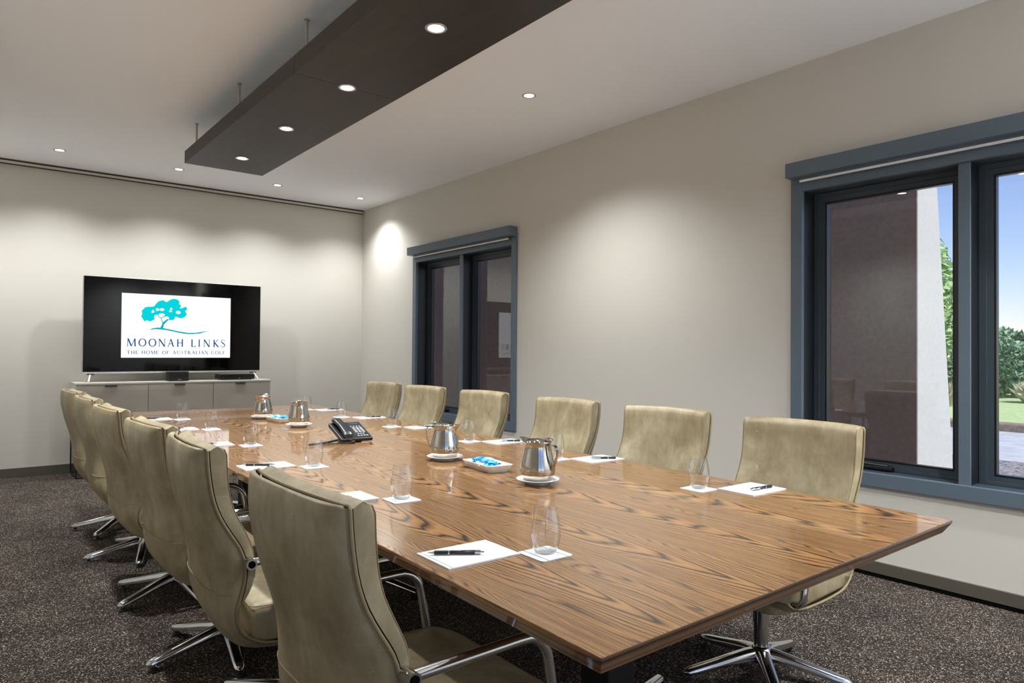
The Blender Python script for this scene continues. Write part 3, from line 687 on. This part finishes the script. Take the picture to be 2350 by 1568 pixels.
# ------------------------------------------------------------------ jugs on saucers
def build_saucer():
    t = thing('saucer', '', 'saucer', group='white china saucers under the jugs')
    MB().lathe([(0, .004), (.040, .004), (.044, 0), (.047, .0), (.050, .006), (.066, .013), (.081, .019), (.0815, .0205), (.080, .0212), (.066, .0165), (.050, .0105), (.046, .009), (0, .009)], seg=48).build('dish', M_white, t, 'all')
    MB().lathe([(0, .009), (.057, .0125), (.058, .0150), (.057, .0165), (0, .0165)], seg=36).build('paper_doily', M_paper, t, True)
    return t
def build_jug():
    t = thing('water_jug', '', 'jug', group='stainless steel water jugs')   # spout +x, handle -x
    prof = [(0, 0), (.052, 0), (.0565, .003), (.061, .012), (.0658, .026), (.0668, .036), (.0650, .052), (.0610, .070), (.0560, .09), (.0515, .11), (.0492, .124), (.0494, .130), (.0520, .138), (.0530, .141)]
    inner = [(.0515, .141), (.048, .13), (.048, .12), (.054, .09), (.062, .05), (.062, .02), (0, .01)]
    seg = 48; rows = []
    for r, z in prof + inner:
        row = []
        for k in range(seg):
            a = 2 * PI * k / seg; rr = r; zz = z
            if z > .112: 
                sp = max(0, math.cos(a)) ** 10 * ((z - .112) / .029); rr += .030 * sp; zz += .012 * sp
            row.append((rr * math.cos(a), rr * math.sin(a), zz))
        rows.append(row)
    MB().grid(rows, cv=True).build('body', M_steel, t, 'all')
    lid = MB(); rows = []
    for f_, z in ((1.0, .1415), (1.0, .1435), (.9, .147), (.65, .1515), (.35, .154), (.02, .155)):
        rows.append([(f_ * .0525 * math.cos(2 * PI * k / 36) * (1.0 if math.cos(2 * PI * k / 36) < .6 else .93) - .002, f_ * .0525 * math.sin(2 * PI * k / 36), z) for k in range(36)])
    lid.grid(rows, cv=True); ld = lid.build('lid', M_steel, t, 'all')
    MB().lathe([(0, 0), (.014, .001), (.017, .005), (.014, .010), (.006, .013), (0, .0135)], (-.050, 0, .147), 20).build('thumb_tab', M_steel, ld, 'all')
    pts = cat_rom([(-.046, .128), (-.060, .133), (-.076, .133), (-.084, .123), (-.086, .105), (-.082, .08), (-.074, .058), (-.066, .042), (-.062, .030)], 4)
    rows = []
    for i, (x, z) in enumerate(pts):
        a = pts[max(i - 1, 0)]; b = pts[min(i + 1, len(pts) - 1)]; L = math.hypot(b[0] - a[0], b[1] - a[1]); nx, nz = -(b[1] - a[1]) / L * .0016, (b[0] - a[0]) / L * .0016; w_ = .0085
        rows.append([(x + nx, -w_, z + nz), (x + nx, w_, z + nz), (x - nx, w_, z - nz), (x - nx, -w_, z - nz)])
    MB().grid(rows, cv=True).build('handle', M_steel, t, True)
    return t
JUG = [(1.699, 1.955, math.radians(102), 'nearest the camera with handle to the right', 'under the jug nearest the camera'), (1.722, 2.628, math.radians(-45), 'second from the camera with spout to the right', 'under the second jug from the camera'),
       (1.694, 4.288, math.radians(68), 'third from the camera with handle towards the camera', 'under the third jug from the camera'), (1.684, 4.935, math.radians(-135), 'farthest from the camera behind the sweets dish', 'under the farthest jug from the camera')]
sau, jug = build_saucer(), build_jug()
for i, (x, y, a, lj, ls) in enumerate(JUG):
    place(sau, i > 0, (x, y, ZT + .0002), 0, 'white china saucer ' + ls)
    place(jug, i > 0, (x, y, ZT + .0168), a, 'polished steel water jug ' + lj)

# ------------------------------------------------------------------ sweets in dishes
M_wrap = [mat('sweet wrapper blue', rgb(24, 150, 222), .3, coat=.5), mat('sweet wrapper white', rgb(225, 240, 248), .3, coat=.5), mat('sweet wrapper aqua', rgb(70, 190, 230), .3, coat=.5)]
def build_dish():
    t = thing('serving_dish', '', 'dish', group='white oblong sweet dishes')   # long axis y
    def ol(hx, hy, r):
        P = []
        for cx, cy, a0 in ((hx - r, hy - r, 0), (-hx + r, hy - r, 90), (-hx + r, -hy + r, 180), (hx - r, -hy + r, 270)):
            for k in range(6): a = math.radians(a0 + 18 * k); P.append((cx + r * math.cos(a), cy + r * math.sin(a)))
        return P
    rows = [[(x, y, z) for x, y in ol(hx, hy, r)] for hx, hy, r, z in ((.040, .090, .01, .004), (.044, .094, .012, 0), (.047, .097, .014, .003), (.059, .113, .014, .028), (.061, .115, .014, .031), (.059, .113, .014, .0315), (.055, .109, .013, .029), (.047, .098, .012, .008), (.044, .092, .01, .0065))]
    mb = MB().grid(rows, cv=True); n = len(rows[0]); mb.f.append(tuple(range(n))); mb.f.append(tuple((len(rows) - 1) * n + k for k in range(n)))
    mb.build('body', M_white, t, True); return t
def build_sweet(m):
    t = thing('wrapped_sweet', '', 'sweet', group='blue wrapped sweets')
    rows = []; n = 14
    for x, ry, rz_ in ((-.030, .013, .002), (-.024, .010, .004), (-.018, .0035, .003), (-.014, .008, .007), (-.006, .0105, .009), (.004, .0105, .0095), (.013, .008, .007), (.018, .0035, .003), (.024, .010, .005), (.031, .014, .002)):
        rows.append([(x + random.uniform(-.0012, .0012), ry * math.cos(2 * PI * k / n) * random.uniform(.85, 1.15), .009 + rz_ * math.sin(2 * PI * k / n) * random.uniform(.85, 1.15)) for k in range(n)])
    MB().grid(rows, cv=True).build('wrapper', m, t); return t
dsh = build_dish(); sw = [build_sweet(m) for m in M_wrap]; usedsw = [False] * 3
for di, (dx, dy, da, lab) in enumerate(((1.732, 2.318, math.radians(-6), 'between the two nearest jugs'), (1.708, 4.665, math.radians(4), 'between the two farthest jugs'))):
    place(dsh, di > 0, (dx, dy, ZT + .0002), da, 'white oblong china dish of sweets ' + lab)
    for k in range(15):
        j = [0, 1, 2, 0, 1, 0, 2, 1, 0, 0, 2, 0, 1, 2, 0][k]
        lay = k >= 9
        lx_, ly_ = ((k % 2) * .04 - .02 + random.uniform(-.006, .006), (k // 2) * .038 - .075 + random.uniform(-.006, .006)) if not lay else (random.uniform(-.018, .018), -.07 + (k - 9) * .026)
        ca, sa = math.cos(da), math.sin(da)
        c = place(sw[j], usedsw[j], (dx + lx_ * ca - ly_ * sa, dy + lx_ * sa + ly_ * ca, ZT + .014 + (.014 if lay else 0)), random.uniform(0, PI), '')
        c['label'] = '%s wrapped sweet in the china dish %s' % (['bright blue', 'silvery white', 'aqua'][j], lab); usedsw[j] = True
        c['group'] = '%s sweets in the dish %s' % (['bright blue', 'silvery white', 'aqua'][j], lab)

# ------------------------------------------------------------------ telephone
ph = thing('desk_phone', 'black corded desk telephone with white keys in the middle of the table', 'telephone', (1.665, 3.395, ZT), math.radians(-3))
PW, PD, ZF, ZR = .090, .195, .022, .092          # half width, depth, front and rear height
def fz(y): return ZF + (ZR - ZF) * y / PD
body = MB().hexa([(-PW, .004, .004), (PW, .004, .004), (PW, PD - .004, ZR - .024), (-PW, PD - .004, ZR - .024), (-PW, -.004, ZF), (PW, -.004, ZF), (PW, PD, ZR), (-PW, PD, ZR)])
MB().hexa([(-PW + .03, PD * .5, 0), (PW - .02, PD * .5, 0), (PW - .02, PD * .62, 0), (-PW + .03, PD * .62, 0), (-PW + .03, PD * .62, fz(PD * .62) - .02), (PW - .02, PD * .62, fz(PD * .62) - .02), (PW - .02, PD * .8, fz(PD * .8) - .02), (-PW + .03, PD * .8, fz(PD * .8) - .02)]).build('stand', M_black, ph)
pbm = bmesh.new(); pv = [pbm.verts.new(p) for p in body.v]; [pbm.faces.new([pv[i] for i in f]) for f in body.f]
bmesh.ops.bevel(pbm, geom=list(pbm.edges), offset=.005, segments=3, affect='EDGES', profile=.5); pm = bpy.data.meshes.new('phone_body'); pbm.to_mesh(pm); pbm.free(); pm.materials.append(M_black)
pb = bpy.data.objects.new('phone_body', pm); col.objects.link(pb); pb.parent = ph
def slab(x0, x1, y0, y1, h, m, name, par, r=.001):
    mb = MB().hexa([(x0, y0, fz(y0) - .002), (x1, y0, fz(y0) - .002), (x1, y1, fz(y1) - .002), (x0, y1, fz(y1) - .002), (x0, y0, fz(y0) + h), (x1, y0, fz(y0) + h), (x1, y1, fz(y1) + h), (x0, y1, fz(y1) + h)])
    return mb.build(name, m, par)
slab(.0, .082, .012, PD - .008, .002, mat('phone face charcoal', rgb(34, 36, 42), .3), 'face_plate', ph)
slab(.014, .07, .15, .178, .0035, mat('phone display', rgb(52, 58, 66), .15), 'display', ph)
M_key = mat('phone key pale grey', rgb(176, 178, 182), .4)
for r_ in range(4):
    for c_ in range(3):
        slab(.016 + c_ * .021, .030 + c_ * .021, .063 + r_ * .0155, .070 + r_ * .0155, .0045, M_key, 'key', ph)
for c_ in range(4): slab(.012 + c_ * .0165, .020 + c_ * .0165, .128, .133, .0045, M_key, 'key', ph)
for c_ in range(3): slab(.020 + c_ * .015, .030 + c_ * .015, .044, .049, .0045, M_key, 'key', ph)
for c_ in range(4): slab(.012 + c_ * .0165, .023 + c_ * .0165, .022, .027, .0045, M_key, 'key', ph)
hrows = []
for k in range(15):
    y = .004 + k * (.196 - .004) / 14; e = k / 14
    hw = .0235 + .006 * (abs(e - .5) * 2) ** 3; lift = .013 * math.sin(PI * e) ** .8; th = .011 + .008 * (abs(e - .5) * 2) ** 3
    if k in (0, 14): hw *= .8; th *= .6
    zc = fz(min(max(y, 0), PD)) + .012 + lift
    hrows.append([(-.046 + hw * math.copysign(abs(math.cos(a)) ** .6, math.cos(a)), y, zc + th * math.copysign(abs(math.sin(a)) ** .7, math.sin(a))) for a in [2 * PI * j / 18 for j in range(18)]])
hs = MB().grid(hrows, cv=True); hs.f.append(tuple(range(18))); hs.f.append(tuple(14 * 18 + k for k in range(18)))
hset = hs.build('handset', mat('handset black satin', rgb(30, 32, 35), .28), ph, True)
path = cat_rom([(-.046, -.006, .016), (-.03, -.03, .008), (-.07, -.048, .008), (-.13, -.040, .008), (-.20, -.02, .008), (-.262, -.004, .008), (-.20, .012, .008), (-.15, .03, .009), (-.12, .05, .010), (-.090, .055, .014)], 60)
cord = []
for k, p in enumerate(path):
    a = k * 2 * PI / 7.0; j = min(k + 1, len(path) - 1); i = max(k - 1, 0); tx, ty = path[j][0] - path[i][0], path[j][1] - path[i][1]; L = math.hypot(tx, ty) or 1; nx, ny = -ty / L, tx / L
    cord.append((p[0] + nx * .005 * math.cos(a), p[1] + ny * .005 * math.cos(a), p[2] + .0048 * math.sin(a)))
MB().tube(cord, .0016, 5).build('curly_cord', M_black, ph, 'all')

# ================================================================== TELEVISION WALL
CX0, CX1, CY0, CY1, CZ0, CZ1 = .843, 2.672, 7.58, 8.015, .345, .90
cab = thing('tv_cabinet', 'gloss grey three door cabinet on a black metal frame below the television', 'cabinet', ((CX0 + CX1) / 2, 7.8, 0))
at(MB().rbox(CX0, CX1, CY0 + .020, CY1, CZ0, CZ1 - .018, .002).build('body', M_lacqs, cab), cab)
at(MB().rbox(CX0 - .003, CX1 + .003, CY0 - .002, CY1, CZ1 - .018, CZ1, .002).build('top_panel', M_lacqs, cab), cab)
for a, b in ((CX0 + .002, 1.452), (1.456, 2.066), (2.070, CX1 - .014)):
    dr_ = at(MB().rbox(a, b, CY0, CY0 + .019, CZ0 + .003, CZ1 - .021, .0015).build('door', M_lacq, cab), cab)
    m_ = (a + b) / 2 - .02
    MB().rbox(m_ - .05, m_ + .05, CY0 - .012, CY0 + .004, CZ1 - .040, CZ1 - .022, .001).build('handle', M_dgrey, dr_)
fr = MB(); s_ = .012
for x in (CX0 + .004, CX1 - .016):
    for y in (CY0 + .0, CY1 - .02): fr.box(x, x + s_, y, y + s_, 0, CZ0)
    fr.box(x, x + s_, CY0 + s_, CY1 - .02, 0, s_)
for y in (CY0, CY1 - .02): fr.box(CX0 + .004 + s_, CX1 - .016, y, y + s_, 0, s_)
at(fr.build('base_frame', M_blackm, cab), cab)

tv = thing('television', 'large flat television showing a teal tree logo on a white slide', 'television', (1.763, 7.79, CZ1))
TX0, TX1, TZ0, TZ1, TY = .910, 2.617, .982, 1.942, 7.78
at(MB().rbox(TX0, TX1, TY + .004, TY + .05, TZ0, TZ1, .003).build('back_shell', M_silver, tv), tv)
at(MB().rbox(TX0 + .006, TX1 - .006, TY - .001, TY + .01, TZ0 + .018, TZ1 - .006, .001).build('screen_panel', M_panel, tv), tv)
at(MB().rbox(TX0, TX1, TY - .004, TY + .004, TZ0, TZ0 + .014, .002).build('bottom_bezel', M_silver, tv), tv)
SX0, SX1, SZ0, SZ1 = 1.240, 2.289, 1.139, 1.788
def scr(layer): return lambda a, b: (SX0 + a * (SX1 - SX0), TY - .0015 - layer * .0004, SZ0 + b * (SZ1 - SZ0))
img = at(flat([[(0, 0), (1, 0), (1, 1), (0, 1)]], scr(0)).build('slide_image', M_scr, tv, fix=False), tv)
CROWN = [(.167,.658),(.176,.686),(.17,.733),(.183,.754),(.196,.783),(.222,.801),(.261,.804),(.283,.821),(.296,.854),(.317,.892),(.344,.909),(.362,.916),(.375,.897),(.393,.889),(.416,.921),(.447,.943),(.479,.943),(.502,.917),(.507,.885),(.504,.864),(.519,.853),(.522,.829),(.511,.807),(.522,.796),(.541,.81),(.559,.824),(.576,.813),(.578,.78),(.56,.75),(.572,.73),(.573,.693),(.557,.659),(.534,.641),(.506,.64),(.483,.656),(.468,.655),(.467,.629),(.452,.604),(.429,.601),(.411,.609),(.414,.638),(.396,.659),(.376,.652),(.367,.659),(.376,.681),(.364,.703),(.329,.699),(.318,.678),(.29,.676),(.281,.65),(.283,.624),(.292,.618),(.247,.57),(.214,.59),(.199,.567),(.183,.604),(.168,.646)]
CROWN = cat_rom(CROWN + [CROWN[0]], 2)[:-1]
flat([CROWN], scr(1)).build('logo_crown', M_teal, img, fix=False)
TRUNK = [(.335,.468),(.353,.534),(.355,.558),(.373,.583),(.401,.621),(.413,.61),(.38,.551),(.369,.526),(.361,.468)]
SWO = [(.235,.436),(.27,.465),(.314,.478),(.358,.473),(.426,.452),(.495,.427),(.588,.404),(.659,.407),(.73,.427),(.777,.443),(.774,.437),(.707,.398),(.635,.383),(.579,.383),(.519,.397),(.449,.421),(.381,.442),(.337,.447),(.292,.45),(.253,.441)]
def strip(P, w):
    out = []
    for a, b in zip(P, P[1:]):
        dx, dy = (b[0] - a[0]) * 1.62, b[1] - a[1]; L = math.hypot(dx, dy); nx, ny = -dy / L * w / 2 / 1.62, dx / L * w / 2
        out.append([(a[0] + nx, a[1] + ny), (b[0] + nx, b[1] + ny), (b[0] - nx, b[1] - ny), (a[0] - nx, a[1] - ny)])
    return out
flat([TRUNK, SWO] + strip([(.357,.55),(.343,.629),(.318,.656),(.317,.676)], .011) + strip([(.343,.629),(.372,.662)], .011), scr(1.5)).build('logo_trunk', M_teal2, img, fix=False)
def ell(cx, cy, rx, ry): return [(cx + rx * math.cos(2 * PI * k / 18), cy + ry * math.sin(2 * PI * k / 18) * (1 + .12 * math.sin(3 * k))) for k in range(18)]
flat([[(.257,.704),(.258,.732),(.268,.756),(.285,.73),(.276,.711)], ell(.309,.762,.0165,.0215), ell(.35,.765,.021,.0215), ell(.433,.783,.0105,.017), ell(.426,.744,.0145,.0135), ell(.497,.729,.0225,.026)], scr(2)).build('logo_gap', M_scr, img, fix=False)
big = []
for c, a, b in [('M',.048,.126),('O',.147,.216),('O',.234,.304),('N',.322,.385),('A',.403,.464),('H',.487,.549),('L',.619,.667),('I',.688,.707),('N',.738,.801),('K',.831,.887),('S',.905,.952)]:
    big += text2d(c, a, b, .176, .298)
flat(big, scr(1)).build('slide_title', M_blue, img, fix=False)
flat([[(.048, .144), (.945, .144), (.945, .149), (.048, .149)]], scr(1)).build('slide_rule', M_rule, img, fix=False)
flat(text2d('THE HOME OF AUSTRALIAN GOLF', .049, .951, .056, .112, .2, .42), scr(1)).build('slide_subtitle', M_blue, img, fix=False)
for x in (.985, 2.545):
    f_ = MB()
    for dy_, dx_ in ((-.10, .02), (.10, .02)):
        sg = 1 if x > 1.7 else -1
        f_.tube([(x, TY + .03, TZ0 + .005), (x + sg * .028, TY + .03 + dy_, CZ1 + .006)], .008, 10)
    at(f_.build('stand_leg', mat('stand leg white', rgb(222, 222, 222), .3), tv, True), tv)
    at(MB().rbox(x - .03, x + .03, TY + .01, TY + .05, TZ0 - .012, TZ0 + .002, .002).build('leg_clamp', M_black, tv), tv)
spk = thing('centre_speaker', 'small black box loudspeaker in front of the television on the cabinet', 'speaker', (1.742, 7.68, CZ1))
at(MB().rbox(1.647, 1.837, 7.632, 7.75, CZ1 + .0005, .996, .003).build('cabinet_box', M_blackm, spk), spk)
at(MB().rbox(1.650, 1.834, 7.627, 7.634, CZ1 + .004, .985, .002).build('grille', mat('speaker cloth', rgb(26, 26, 27), .95), spk), spk)
at(flat(text2d('BOSE', 0, .032, 0, .009, .1), lambda a, b: (1.732 + a + b * .5, 7.6262, .913 + b)).build('maker_badge', M_silver, spk, fix=False), spk)
stb = thing('media_box', 'flat black media player with rounded front on the cabinet right end', 'media player', (2.34, 7.75, CZ1))
at(MB().rbox(2.155, 2.52, 7.66, 7.86, CZ1 + .008, .962, .006, 3).build('case', mat('gloss black case', rgb(12, 12, 13), .12), stb), stb)
at(MB().box(2.35, 2.366, 7.6585, 7.6605, .918, .922).build('badge', M_silver, stb), stb)
for x in (2.19, 2.48):
    for y in (7.69, 7.83): at(MB().cyl((x, y), .012, CZ1, CZ1 + .010, 12).build('foot', M_black, stb, True), stb)

# ================================================================== OUTSIDE THE WINDOWS
GZ = -.15
struct(MB().box(XR + .24, 10.7, -12, 22, GZ - .2, GZ).build('gravel_bed', M_gravel), 'grey gravel bed outside the window')
struct(MB().box(10.7, 14.9, -40, 60, GZ - .25, GZ - .02).build('driveway', M_road), 'pale concrete driveway beyond the gravel')
struct(MB().rbox(14.9, 15.25, -40, 60, GZ - .25, GZ + .13, .03).build('kerb', M_kerb), 'tan stone kerb along the driveway')
struct(MB().box(15.25, 60, -60, 90, GZ - .25, GZ + .11).build('lawn', M_lawn), 'light green mown lawn beyond the kerb')
def pier(name, y0, y1, lab):
    t = thing(name, lab, 'pillar', (5.2, (y0 + y1) / 2, GZ))
    hh = 3.6; x0 = 5.0
    def xo(z): return x0 + .61 - (.61 - .34) * (z - .5) / 1.85
    mb = MB().hexa([(x0, y0, GZ), (xo(GZ), y0, GZ), (xo(GZ), y1, GZ), (x0, y1, GZ), (x0, y0, hh), (xo(hh), y0, hh), (xo(hh), y1, hh), (x0, y1, hh)])
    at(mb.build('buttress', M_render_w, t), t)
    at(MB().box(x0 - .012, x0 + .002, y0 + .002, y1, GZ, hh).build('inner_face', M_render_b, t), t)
    return t
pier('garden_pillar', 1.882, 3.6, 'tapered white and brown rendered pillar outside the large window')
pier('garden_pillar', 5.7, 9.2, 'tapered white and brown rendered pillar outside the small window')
def foliage(name, lab, x, y, rx, rz, h0, leaf, m, n, trunk=None):
    t = thing(name, lab, 'tree' if trunk else 'shrub', (x, y, GZ + .1), group='garden planting')
    mb = MB(); rnd = random.Random(int(x * 100 + y * 10))
    blobs = [(rnd.uniform(-.6, .6) * rx, rnd.uniform(-.6, .6) * rx, rnd.uniform(.25, .8) * rz, rnd.uniform(.3, .5)) for _ in range(9)]
    for k in range(n):
        b = blobs[k % 9]; u = rnd.uniform(-1, 1); a = rnd.uniform(0, 2 * PI); s = math.sqrt(1 - u * u); rr = rnd.uniform(.75, 1.05)
        c = Vector((b[0] + rx * b[3] * s * math.cos(a) * rr, b[1] + rx * b[3] * s * math.sin(a) * rr, h0 + b[2] + rz * b[3] * u * rr))
        if c.z < .05: c.z = .05
        d1 = Vector((rnd.uniform(-1, 1), rnd.uniform(-1, 1), rnd.uniform(-1, 1))).normalized(); d2 = d1.orthogonal().normalized(); L = leaf * rnd.uniform(.6, 1.3)
        mb.add([c - d1 * L, c + d2 * L * .5, c + d1 * L, c - d2 * L * .5], [(0, 1, 2, 3)])
    cr = mb.build('crown', m, t, fix=False)
    if trunk:
        MB().tube([(0, 0, 0), (.1, .05, h0 * .6), (-.05, .1, h0 + rz * .4)], [trunk, trunk * .8, trunk * .5], 10).tube([(.08, .05, h0 * .5), (.7, -.5, h0 + rz * .3)], [trunk * .6, trunk * .3], 8).tube([(.08, .05, h0 * .55), (-.6, .6, h0 + rz * .35)], [trunk * .6, trunk * .3], 8).build('trunk', M_bark, t, True)
    else: MB().tube([(0, 0, 0), (.05, 0, rz * .6)], [.06, .03], 8).build('stem', M_bark, t, True)
    return t
foliage('garden_tree', 'tall bright green tree beside the white pillar', 21.5, 8.0, 1.45, 3.0, 1.0, .13, M_leaf2, 5200, .14)
for x, y, rx, rz, m, lab in [(24.5, 6.3, 1.05, 1.75, M_leaf1, 'dark green bush right of the window mullion'), (24.5, 3.9, 1.05, 1.6, M_leaf1, 'dark green bush at the right edge of the window'), (28.5, 7.7, 1.5, 1.9, M_leaf2, 'wide light green bush behind the dark bush'), (28.5, 4.3, 1.5, 1.8, M_leaf2, 'wide light green bush at the far right background'), (24.8, 1.5, 1.05, 1.7, M_leaf1, 'dark green bush beyond the right edge of the window'), (25.4, 9.2, 1.3, 1.7, M_leaf1, 'dense dark bush below the tree beside the pillar')]:
    foliage('garden_shrub', lab, x, y, rx, rz, 0, .11, m, 3200)
def reeds(x, y, lab):
    t = thing('ornamental_grass', lab, 'grass', (x, y, GZ + .1), group='straw grass clumps')
    mb = MB(); rnd = random.Random(int(x * 31 + y * 77))
    for k in range(600):
        a = rnd.uniform(0, 2 * PI); r = rnd.uniform(0, .35); h = rnd.uniform(.28, .62); l = rnd.uniform(.05, .35); b = Vector((r * math.cos(a), r * math.sin(a), 0)); tip = b + Vector((math.cos(a) * l, math.sin(a) * l, h)); s = Vector((-math.sin(a), math.cos(a), 0)) * .006
        mb.add([b - s, b + s, (b + tip) / 2 + s + Vector((0, 0, .12)), tip, (b + tip) / 2 - s + Vector((0, 0, .12))], [(0, 1, 2, 3, 4)])
    mb.build('blades', M_reed, t, fix=False)
for x, y, lab in [(18.9, 6.6, 'leftmost, below the tree'), (22.2, 5.4, 'second from left'), (22.2, 3.7, 'third from left'), (22.2, 2.0, 'rightmost')]:
    reeds(x, y, 'straw coloured ornamental grass clump, %s along the lawn edge' % lab)
